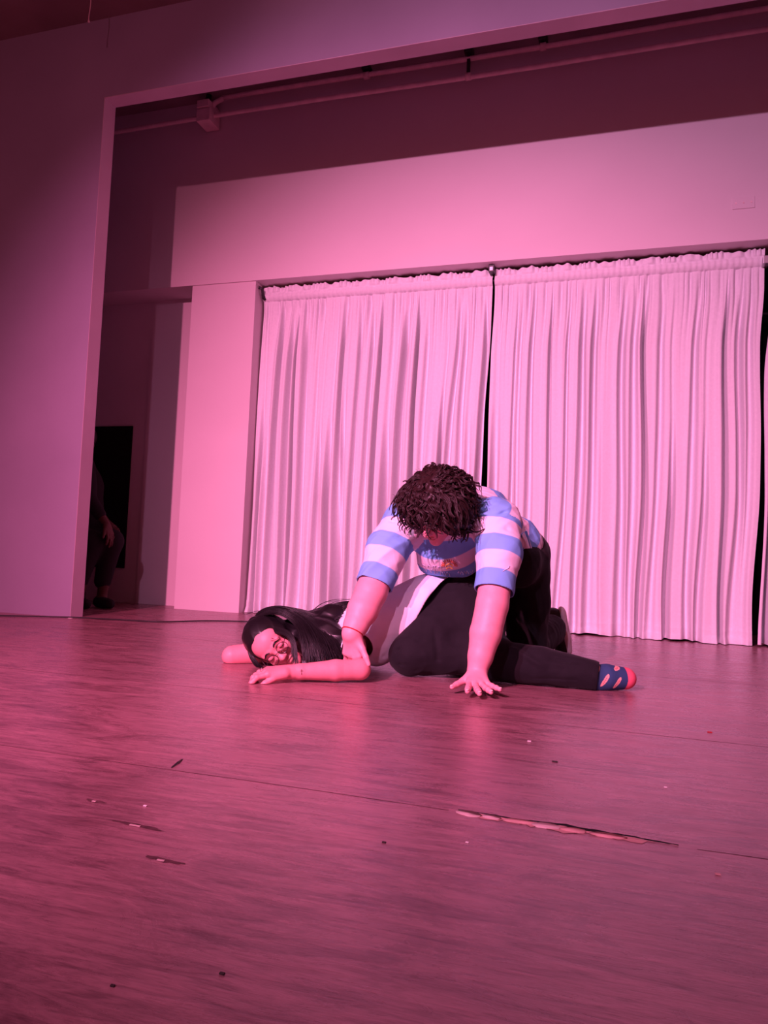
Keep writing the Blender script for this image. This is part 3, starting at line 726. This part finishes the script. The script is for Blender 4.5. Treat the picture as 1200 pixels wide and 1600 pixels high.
# shoe, toes on the floor and heel up, sole turned away to the right
def shoe(base, heel, sn, label=None, parent=man):
    base, heel = np.array(base), np.array(heel); u = nrm(heel-base); L_ = np.linalg.norm(heel-base); n = nrm(sn-u*(np.asarray(sn)@u)); wv = np.cross(u, n)
    Bo = Body(.003)
    Bo.chain([base+u*.035-n*.028, base+u*L_*.5-n*.035, base+u*(L_-.04)-n*.045], [.036, .042, .043], .03)
    Bo.cone(base+u*L_*.5-n*.05, base+u*(L_-.05)-n*.085, .032, .046, .03)
    V, Q = Bo.mesh(floor=.0015); so = mesh_np('shoe', V, Q, MT['shoe'], parent)
    Bo = Body(.003); F_ = (n, 1.9)
    Bo.chain([base+u*.04, base+u*L_*.35+wv*.004, base+u*L_*.62, base+u*(L_-.038)], [.040, .047, .038, .040], .02, flat=F_)
    V, Q = Bo.mesh(floor=.0012); sl = mesh_np('sole', V, Q, MT['sole'], so); sl['label'] = 'pale curved rubber sole'
    return so
shoe((-.285, 3.99, .005), (-.325, 3.93, .245), V3(.93, .28, .1))
shoe((-.70, 3.99, .005), (-.70, 3.94, .23), V3(-.1, 1, .05))

# curly brown hair
rng = np.random.default_rng(8)
Bh = Body(.0042)
LT = lambda x, y, z: mC+x*mR+y*mF+z*mU
AA = np.array([mR, mF, mU])
Bh.ell(LT(0, -.030, .040), (.116, .118, .094), AA, .02)
Bh.ell(LT(0, -.062, -.005), (.112, .088, .105), AA, .04)
Bh.ell(LT(.045, .03, .07), (.07, .055, .045), AA, .03); Bh.ell(LT(-.045, .03, .07), (.07, .055, .045), AA, .03)
for s in (-1, 1): Bh.ell(LT(s*.082, -.02, .0), (.040, .060, .062), AA, .03)
Bh.ell(LT(0, .115, -.04), (.062, .075, .085), AA, .03, 0, True)
V, Q = Bh.mesh(); Nn = normals(V, Q)
V = V+Nn*(.0075*fold_noise(V, 31, 42, mU, 1.6, 1.0)+.003*fold_noise(V, 33, 110, mU, 2.5))[:, None]
hair = mesh_np('hair', V, Q, MT['hair_brown'], man); hair['label'] = 'short thick curly dark brown hair'
cur = []
n_s = 620
flow_a = rng.normal(size=(4, 3))*26; flow_b = rng.uniform(0, 6, 4)
idx = rng.choice(len(V), n_s); loc = (V-mC)@AA.T
for i in idx:
    p = V[i]; nn = Nn[i]; l = loc[i]
    if nn@(C_ := nrm(CPOS-p)) < -.5 and rng.random() < .6: continue
    L_ = rng.uniform(.06, .105); k = 16; t = np.linspace(0, 1, k)
    part = nrm(p-LT(.01, -.02, .12)+1e-4)                       # hair runs away from the crown
    tan = nrm(part-nn*(part@nn)+V3(0, 0, -.45)+rng.normal(size=3)*.12); tan = nrm(tan-nn*(tan@nn)*.8)
    side_ = np.cross(nn, tan); ph = (3*np.sin(flow_a[0]@p+flow_b[0])+3*np.sin(flow_a[1]@p+flow_b[1]))+rng.normal()*.35; tw = (1.6+.6*math.sin(flow_a[2]@p+flow_b[2]))*2*math.pi; am = .010+.003*math.sin(flow_a[3]@p)
    side_ = np.cross(nn, tan); am *= 1.15
    P = p-nn*.002 + np.outer(t*L_, tan) + np.outer(.010*np.sin(math.pi*t), nn) + np.outer(am*np.sin(tw*t+ph)*t**.5, side_) + np.outer(am*(np.cos(tw*t+ph)-math.cos(ph))*t**.5*.6, nn) + np.outer(-.012*t**2, V3(0, 0, 1))
    for q in range(8):
        o1, o2 = rng.normal(size=2)*(.0042, .0022)
        cur.append(P+np.outer(1-.75*t, side_*o1+nn*o2)+rng.normal(size=3)*.0006)
strands('curls', cur, .0014, MT['hair_brown'], hair, 4, .3)
# loose fringe curls and flyaways
cur = []
for i in range(60):
    x = rng.uniform(-.095, .095); p = LT(x, .055+rng.uniform(-.02, .02)-abs(x)*.35, .075+rng.uniform(-.02, .03)-abs(x)*.2); k = 18; t = np.linspace(0, 1, k); L_ = rng.uniform(.05, .085)
    tan = nrm(mF*.55-mU*.75+mR*x*1.5+V3(0, 0, -.6)+rng.normal(size=3)*.2); s1 = nrm(np.cross(tan, mU)); s2 = np.cross(tan, s1); am = rng.uniform(.004, .009); ph = rng.uniform(0, 6); tw = rng.uniform(1.3, 2.3)*6.28
    P = p+np.outer(t*L_, tan)+np.outer(am*np.sin(tw*t+ph), s1)+np.outer(am*np.cos(tw*t+ph), s2)+np.outer(.012*np.sin(math.pi*t), mF+mU)
    for q in range(8):
        o1, o2 = rng.normal(size=2)*.003; cur.append(P+np.outer(1-.7*t, s1*o1+s2*o2))
strands('fringe', cur, .0013, MT['hair_brown'], hair, 4, .3)
cur = []
for i in range(260):
    j = rng.choice(len(V)); nn = Nn[j]; k = 12; t = np.linspace(0, 1, k); L_ = rng.uniform(.02, .045); s1 = nrm(np.cross(nn, rng.normal(size=3))); s2 = np.cross(nn, s1); am = rng.uniform(.004, .008); ph = rng.uniform(0, 6); tw = rng.uniform(.8, 1.6)*6.28
    if V[j][2] < mC[2]-.03: continue
    cur.append(V[j]+np.outer(t*L_*.6, nn)+np.outer(t*L_*.7, s1)+np.outer(am*np.sin(tw*t+ph)*t, s1)+np.outer(am*np.cos(tw*t+ph)*t, s2))
strands('flyaway_hair', cur, .0007, MT['hair_brown'], hair, 3, .5)

# ================================================================== person lying on the floor
gl = empty('person', tuple(at(640, 1040, 2.95)*V3(1, 1, 0)))
tag(gl, 'person lying down with long black hair, round glasses and white shirt, arms folded', 'person', 'people on the stage')
gC = at(428, 1006, 2.80); toC = nrm(CPOS-gC)
gF = nrm(toC*.92-CU*.36+CR*.10); gU = nrm(-CR*.80+CU*.55+gF*0); gU = nrm(gU-gF*(gU@gF)); gR = np.cross(gF, gU)
sc = .97
B = Body(.0026)
gT = head(B, gC, gR, gF, gU, sc)
gn = V3(-1.14, 2.97, .135)
B.chain([gC-gU*.055*sc-gF*.03, gn], [.047, .05], .03)
gsL, gsR = V3(-1.03, 2.90, .135), V3(-1.13, 3.10, .13)
geL, gwL = fl(562, 1046, .046), fl(452, 1050, .036)
geR, gwR = at(363, 1025, 2.82), V3(-1.30, 2.97, .035)
gch, gwa, ghp = V3(-1.02, 3.02, .15), V3(-.86, 3.04, .20), V3(-.665, 3.12, .22)
B.chain([gn, gch, gwa, ghp], [.055, .09, .085, .12], .05); B.cone(gsL, gsR, .05, .05, .04)
B.chain([gsL, geL], [.036, .030], .02); B.chain([geL+V3(.004, 0, 0), geL*.65+gwL*.35, gwL*.85+geL*.15, gwL], [.035, .0375, .027, .0245], .02)
B.chain([gsR, geR], [.045, .036], .02); B.chain([geR, geR*.65+gwR*.35, gwR], [.038, .036, .025], .02)
dG = nrm(fl(398, 1050, .036)-gwL)
tG = hand(B, gwL, dG, V3(-.35, -.55, .8), V3(-.2, -1, -.1),
          [(.25, [.30, .2, .1]), (.08, [.25, .60, .45]), (.0, [.40, .85, .5]), (-.08, [.40, .85, .5]), (-.18, [.35, .8, .5])], .98)
dG2 = nrm(V3(.65, .1, -.05))
hand(B, gwR, dG2, V3(0, 0, 1), V3(0, -1, 0), [(.5, [.1, .1, .1]), (.1, [.1, .1, .1]), (0, [.1, .1, .1]), (-.1, [.1, .1, .1]), (-.2, [.1, .1, .1])], .88)
# legs: both knees bent forward, shins lying to the right
gk1, ga1 = V3(-.80, 2.88, .085), V3(-.42, 3.02, .075)
gk2, ga2 = V3(-.50, 2.93, .080), at(924, 1057, 2.95)
toe = at(976, 1060, 3.0)
for k_, a_ in ((gk1, ga1), (gk2, ga2)):
    B.chain([ghp+V3(0, -.03, -.03), k_], [.085, .052], .03); B.chain([k_, a_], [.048, .032], .02)
B.chain([ga2, ga2*.45+toe*.55, toe], [.032, .032, .024], .02); B.cone(ga1, ga1+V3(.18, .03, -.03), .03, .022, .02)
V, Q = B.mesh(floor=.0012)
body2 = mesh_np('body', V, Q, MT['skin2'], gl)
nails([tG[i] for i in (0, 1, 2, 3)], body2); face_parts(gT, gR, gF, gU, body2, sc)
glasses(gT, gR, gF, gU, gl, sc)
# ring on the hand and small dark mark on the forearm
Bm = Body(.001); kk = tG[1]
TB = bvh(body2)
def onb(px, py, off=.001):
    d = Vector(_ray(px, py)).normalized(); hit = TB.ray_cast(Vector(CPOS), d)
    if hit[0] is None: return at(px, py, 2.62)
    return np.array(hit[0])+np.array(hit[1])*off
P = [onb(409+2.2*math.cos(a), 1047+3.2*math.sin(a), .0012) for a in np.linspace(0, 6.28, 14)]
V, F = tube_np(P, [.0012]*14, 5); o = mesh_np('ring', V, F, MT['silver'], gl); o['label'] = 'small silver finger ring'
m_ = MB().tube([onb(471, 1046), onb(471.3, 1054)], .0011, 5).tube([onb(469.5, 1048.5), onb(473.5, 1048.3)], .0009, 5).build('tattoo', MT['frame'], gl); m_['label'] = 'small dark cross mark on the forearm'

# white shirt
Bw = Body(.0042)
Bw.chain([gch+V3(-.03, 0, 0), gch, gwa, ghp+V3(-.03, -.02, .02)], [.105, .135, .145, .165], .05, flat=(V3(0, .4, 1), 1.08))
Bw.cone(gsL, gsR, .068, .07, .05); Bw.chain([gsL, gsL+(geL-gsL)*.55], [.066, .058], .03); Bw.chain([gsR, gsR+(geR-gsR)*.45], [.066, .06], .03)
Bw.cone(at(600, 1000, 2.93), at(665, 935, 3.02), .075, .085, .06); Bw.cone(at(575, 1005, 2.95), at(590, 1020, 2.93), .05, .05, .04)
V, Q = Bw.mesh(floor=.0015); Nn = normals(V, Q)
ax2 = nrm(ghp-gch)
disp = .007*fold_noise(V, 41, 17, ax2+V3(0, 0, .5), 3.5)+.002*fold_noise(V, 43, 50, ax2, 3)
disp += creases(V, [(at(612, 1030, 2.88), at(672, 920, 2.93), .014, -.016), (at(600, 1025, 2.88), at(655, 925, 2.93), .010, .014), (at(625, 1000, 2.88), at(678, 940, 2.93), .007, .012), (at(590, 1000, 2.88), at(640, 930, 2.93), .012, -.008)])
V = V+Nn*disp[:, None]; V[:, 2] = np.maximum(V[:, 2], .0015)
pn = np.cross(nrm(at(652, 980, 2.95)-at(694, 910, 3.02)), V3(.12, 1, 0)); pn = nrm(pn)*(1 if pn[0] > 0 else -1)
V, Q, idx = cut(V, Q, [(at(694, 910, 3.02), pn, None), (gsL+(geL-gsL)*.36, geL-gsL, np.linalg.norm(V-geL, axis=1) < .2)])
o = mesh_np('shirt', V, Q, MT['white_shirt'], gl); sm = o.modifiers.new('thick', 'SOLIDIFY'); sm.thickness = .003; sm.offset = -1

# black trousers
Bp = Body(.0042)
Bp.ell(ghp+V3(.02, 0, -.01), (.17, .17, .165), None, .05); Bp.cone(ghp+ax2*-.10+V3(0, 0, .004), ghp, .150, .16, .05)
Bp.chain([ghp+V3(-.01, -.06, -.04), ghp*.45+gk1*.55, gk1], [.14, .115, .083], .05)
Bp.chain([gk1+V3(.01, .01, 0), ga1], [.080, .065], .03)
Bp.chain([ghp+V3(.05, -.05, -.05), gk2+V3(.0, .02, .0)], [.14, .080], .05)
Bp.chain([gk2, gk2*.5+ga2*.5+V3(0, 0, .01), ga2+V3(0, 0, .002)], [.084, .078, .064], .03, flat=(V3(0, 0, 1), 1.05))
V, Q = Bp.mesh(floor=.0015); Nn = normals(V, Q)
leg_ax = nrm(ga2-gk2)
disp = .0045*fold_noise(V, 51, 18, leg_ax+V3(0, 0, .3), 3)+.0015*fold_noise(V, 52, 50, leg_ax, 3)
disp += creases(V, [(at(678, 985, 2.88), at(684, 1030, 2.85), .012, .018), (at(612, 1018, 2.80), at(660, 1000, 2.84), .009, .010), (at(620, 1040, 2.80), at(668, 1032, 2.84), .009, .010), (at(630, 1000, 2.80), at(672, 985, 2.84), .009, .008), (at(650, 1052, 2.82), at(700, 1046, 2.84), .009, .010),
                    (at(800, 1014, 2.88), at(850, 1042, 2.86), .012, -.012), (at(800, 1035, 2.88), at(880, 1046, 2.88), .010, .010), (at(850, 1030, 2.88), at(910, 1033, 2.9), .009, .009), (at(800, 1062, 2.86), at(900, 1064, 2.88), .007, .007)])
V = V+Nn*disp[:, None]; V[:, 2] = np.maximum(V[:, 2], .0015)
V, Q, idx = cut(V, Q, [(ga2+leg_ax*.022, leg_ax, None)])
o = mesh_np('trousers', V, Q, MT['black_cloth2'], gl); sm = o.modifiers.new('thick', 'SOLIDIFY'); sm.thickness = .004; sm.offset = -1
# belly hem of the shirt is tucked above; patterned sock
Bk = Body(.0018); f1 = ga2*.75+toe*.25
Bk.chain([ga2-leg_ax*.02, ga2, ga2*.55+toe*.45, toe], [.040, .044, .049, .042], .02, flat=(V3(0, 0, 1), 1.04))
Bk.cone(ga2+V3(0, 0, .0), ga2+V3(.02, .01, -.015), .042, .038, .02)
V, Q = Bk.mesh(floor=.0012)
sd = nrm(toe-ga2); s_ = (V-ga2)@sd; t_ = V[:, 2]; Lf = np.linalg.norm(toe-ga2)
tint = np.tile(V3(.03, .07, .16), (len(V), 1))
for (cs, ct, an, L1, w1) in [(.034, .040, 1.05, .026, .0065), (.082, .032, 1.05, .024, .0065), (.085, .082, .3, .014, .006), (.012, .082, 1.0, .014, .006)]:
    a = (s_-cs)*math.cos(an)+(t_-ct)*math.sin(an); b = -(s_-cs)*math.sin(an)+(t_-ct)*math.cos(an)
    inn = (np.abs(a/L1)**3+np.abs(b/w1)**2.2) < 1; tint[inn] = (.80, .42, .36)
    core = (np.abs(b) < .002) & (np.abs(a) < L1*.6) & (np.sin(a*900) > -.1); tint[core] = (.5, .06, .12)
tint[s_ > Lf-.004-.10*np.abs(t_-.045)] = (.80, .13, .20)
sk = mesh_np('sock', V, Q, MT['sock'], gl); set_col(sk, 'tint', tint); sk['label'] = 'navy sock with pink feather pattern and pink toe'

# long black hair
rng = np.random.default_rng(12)
Bh = Body(.0035); GA = np.array([gR, gF, gU]); GL = lambda x, y, z: gC+sc*(x*gR+y*gF+z*gU)
Bh.ell(GL(0, -.030, .042), np.array((.092, .106, .092))*sc, GA, .02); Bh.ell(GL(-.068, .0, .005), np.array((.026, .045, .05))*sc, GA, .03)
Bh.ell(GL(0, -.055, -.01), np.array((.085, .075, .10))*sc, GA, .03)
Bh.ell(GL(0, .125, -.036), (.070, .080, .080), GA, .02, 0, True)
Bh.chain([at(462, 985, 2.86), at(478, 1005, 2.80), at(490, 1030, 2.76)], [.042, .045, .030], .03)
Bh.chain([at(470, 975, 2.88), at(510, 990, 2.86), at(545, 1010, 2.84), at(560, 1030, 2.80)], [.045, .05, .045, .026], .04)
Bh.chain([at(480, 975, 2.92), at(520, 958, 2.95), at(560, 955, 3.0)], [.045, .040, .034], .04, flat=(V3(0, -.3, 1), 1.3))
Bh.chain([at(515, 1005, 2.86), at(520, 1030, 2.80)], [.04, .02], .04)
V, Q = Bh.mesh(floor=.003); Nn = normals(V, Q)
V = V+Nn*(.003*fold_noise(V, 61, 40, V3(.8, -.1, -.5), 4))[:, None]
hr = mesh_np('hair', V, Q, MT['hair_black'], gl); hr['label'] = 'long straight black hair spread over the shoulders and floor'
def sheet(guides, n, jit, npt=26):
    G = [spline(np.array(g), npt) for g in guides]; out = []
    for i in range(n):
        u = rng.uniform(0, len(G)-1.001); j = int(u); f = u-j; P = G[j]*(1-f)+G[j+1]*f
        t = np.linspace(0, 1, npt)[:, None]; P = P+rng.normal(size=3)*jit*(.35+t)+rng.normal(size=3)*jit*.6*np.sin(t*rng.uniform(2, 5)); P = P[:int(npt*rng.uniform(.78, 1))]
        P[:, 2] = np.maximum(P[:, 2], .004); out.append(P)
    return out
g = lambda *pts: [at(*p) for p in pts]
S1 = sheet([g((392, 1000, 2.80), (402, 968, 2.775), (430, 958, 2.765), (458, 972, 2.76), (470, 1000, 2.72), (474, 1042, 2.69)),
            g((390, 995, 2.81), (402, 962, 2.79), (433, 953, 2.79), (466, 966, 2.78), (486, 1000, 2.72), (496, 1043, 2.69)),
            g((390, 988, 2.83), (405, 957, 2.82), (438, 950, 2.82), (475, 966, 2.82), (505, 1000, 2.76), (520, 1040, 2.71)),
            g((392, 980, 2.86), (412, 954, 2.86), (445, 950, 2.86), (490, 968, 2.86), (535, 1000, 2.82), (560, 1034, 2.76)),
            g((395, 975, 2.88), (418, 953, 2.89), (455, 952, 2.90), (505, 965, 2.92), (550, 990, 2.90), (575, 1018, 2.86))], 1100, .0028)
S2 = sheet([g((430, 951, 2.90), (470, 958, 2.92), (500, 952, 2.94), (530, 942, 2.96), (565, 938, 3.0), (600, 935, 3.02)),
            g((430, 955, 2.90), (475, 966, 2.90), (510, 958, 2.93), (540, 950, 2.95), (575, 948, 2.98), (605, 950, 3.0)),
            g((430, 958, 2.88), (475, 972, 2.88), (512, 972, 2.90), (545, 975, 2.92), (575, 990, 2.93), (590, 1010, 2.92))], 330, .004)
face_edge = sheet([g((400, 968, 2.775), (408, 985, 2.745), (425, 987, 2.735), (445, 991, 2.725), (455, 1003, 2.715), (457, 1025, 2.70), (459, 1044, 2.69)),
                   g((402, 964, 2.775), (415, 978, 2.755), (436, 980, 2.745), (454, 988, 2.73), (462, 1003, 2.715), (465, 1025, 2.70), (468, 1044, 2.69))], 170, .0016)
left_edge = sheet([g((404, 968, 2.775), (392, 985, 2.775), (390, 1005, 2.77), (394, 1022, 2.76), (402, 1035, 2.75), (412, 1042, 2.74)),
                   g((398, 970, 2.79), (387, 988, 2.80), (386, 1008, 2.79), (390, 1026, 2.78), (399, 1040, 2.76), (408, 1046, 2.74))], 120, .0016)
strands('locks', S1+S2+face_edge+left_edge, .0014, MT['hair_black'], hr, 4, .4)
fly = [spline(g((402, 985, 2.73), (408, 996, 2.715), (418, 1001, 2.71), (430, 1000, 2.71), (437, 994, 2.715)), 16),
       spline(g((412, 985, 2.73), (420, 995, 2.715), (428, 998, 2.71)), 12),
       spline(g((480, 965, 2.90), (500, 945, 2.92), (522, 937, 2.95), (548, 936, 2.98), (580, 934, 3.0)), 18), spline(g((476, 963, 2.90), (490, 952, 2.91), (505, 942, 2.93), (530, 938, 2.96)), 16),
       spline(g((415, 955, 2.88), (400, 955, 2.88), (385, 960, 2.86), (380, 958, 2.85)), 12)]
strands('loose_hair', fly, .0011, MT['hair_black'], hr, 4, .5)

# ================================================================== person sitting in the dark wings
wg = empty('person', (-3.95, 4.95, 0))
tag(wg, 'barely visible person sitting in the dark side wing, one hand resting on a knee', 'person', 'people on the stage')
B = Body(.006)
hipw = V3(-4.05, 5.0, .50); chw = V3(-4.05, 4.92, .93); nkw = V3(-4.04, 4.90, 1.12); hdw = V3(-4.02, 4.86, 1.25)
kneew, anw = V3(-3.70, 4.84, .50), V3(-3.76, 4.86, .08); kn2, an2 = V3(-3.78, 4.72, .48), V3(-3.84, 4.70, .08)
B.chain([hipw, chw, nkw], [.12, .125, .05], .05); B.chain([nkw, hdw], [.05, .05], .03)
wF = nrm(V3(.55, -.75, -.25)); wU = nrm(V3(.1, -.1, 1)-wF*(V3(.1, -.1, 1)@wF)); wR = np.cross(wF, wU); wT = head(B, hdw, wR, wF, wU, 1.0)
for s_, kk_, aa_ in ((V3(.02, -.08, 0), kn2, an2), (V3(.02, .06, 0), kneew, anw)):
    B.chain([hipw+s_, kk_], [.085, .058], .03); B.chain([kk_, aa_], [.052, .036], .03); B.cone(aa_+V3(0, 0, -.03), aa_+V3(.13, -.08, -.045), .036, .028, .03)
shw, elw, wrw = V3(-3.95, 4.80, 1.06), V3(-3.83, 4.74, .80), V3(-3.68, 4.76, .62)
B.chain([chw+V3(.02, -.05, .08), shw], [.07, .058], .03); B.chain([shw, elw], [.052, .042], .02); B.chain([elw, wrw], [.040, .027], .02)
hand(B, wrw, V3(.45, -.1, -.75), V3(.6, -.2, .6), V3(0, -1, 0), [(.5, [.1, .1, .1]), (.1, [.2, .3, .2]), (0, [.2, .3, .2]), (-.1, [.2, .3, .2]), (-.2, [.2, .3, .2])], 1)
shw2, elw2, wrw2 = V3(-4.15, 5.08, 1.05), V3(-4.10, 5.12, .78), V3(-3.86, 5.0, .64)
B.chain([chw+V3(-.02, .05, .08), shw2], [.07, .058], .03); B.chain([shw2, elw2, wrw2], [.052, .042, .027], .02)
hand(B, wrw2, V3(.8, -.3, -.3), V3(0, 0, 1), V3(0, -1, 0), [(.5, [.1, .1, .1]), (.1, [.2, .3, .2]), (0, [.2, .3, .2]), (-.1, [.2, .3, .2]), (-.2, [.2, .3, .2])], 1)
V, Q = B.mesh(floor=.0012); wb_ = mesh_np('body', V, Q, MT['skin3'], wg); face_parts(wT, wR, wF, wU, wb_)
Bc = Body(.007)
Bc.chain([hipw, chw, nkw+V3(0, 0, -.06)], [.15, .145, .09], .05)
for s_, kk_, aa_ in ((V3(.02, -.08, 0), kn2, an2), (V3(.02, .06, 0), kneew, anw)): Bc.chain([hipw+s_, kk_+V3(.01, 0, 0), aa_+V3(0, 0, .12)], [.11, .082, .062], .04)
Bc.chain([shw, shw*.4+elw*.6], [.075, .065], .04); Bc.chain([shw2, shw2*.4+elw2*.6], [.075, .065], .04)
for s_ in (0, 1): a_ = (anw, an2)[s_]; Bc.cone(a_+V3(-.02, 0, -.035), a_+V3(.14, -.085, -.04), .045, .036, .03)
Bc.chain([shw, elw, elw*.4+wrw*.6], [.07, .056, .045], .03)
V, Q = Bc.mesh(floor=.002); mesh_np('clothes', V, Q, MT['gown'], wg)
Bc = Body(.006); Bc.ell(hdw-wF*.03+wU*.04, (.098, .108, .095), [wR, wF, wU], .02); Bc.ell(hdw+wF*.12-wU*.03, (.08, .08, .09), [wR, wF, wU], .02, 0, True)
V, Q = Bc.mesh(); mesh_np('hair', V, Q, MT['hair_black'], wg)
st_ = empty('stool', (-4.07, 5.02, 0)); tag(st_, 'dark wooden stool under the person in the side wing', 'stool')
m_ = MB().tube([(-4.07, 5.02, .335), (-4.07, 5.02, .352)], .15, 24).build('seat', MT['stool'], st_)
for dx, dy in ((-1, -1), (-1, 1), (1, -1), (1, 1)):
    MB().tube([(-4.07+dx*.08, 5.02+dy*.08, .335), (-4.07+dx*.12, 5.02+dy*.12, 0)], .014, 8).build('leg', MT['stool'], st_)
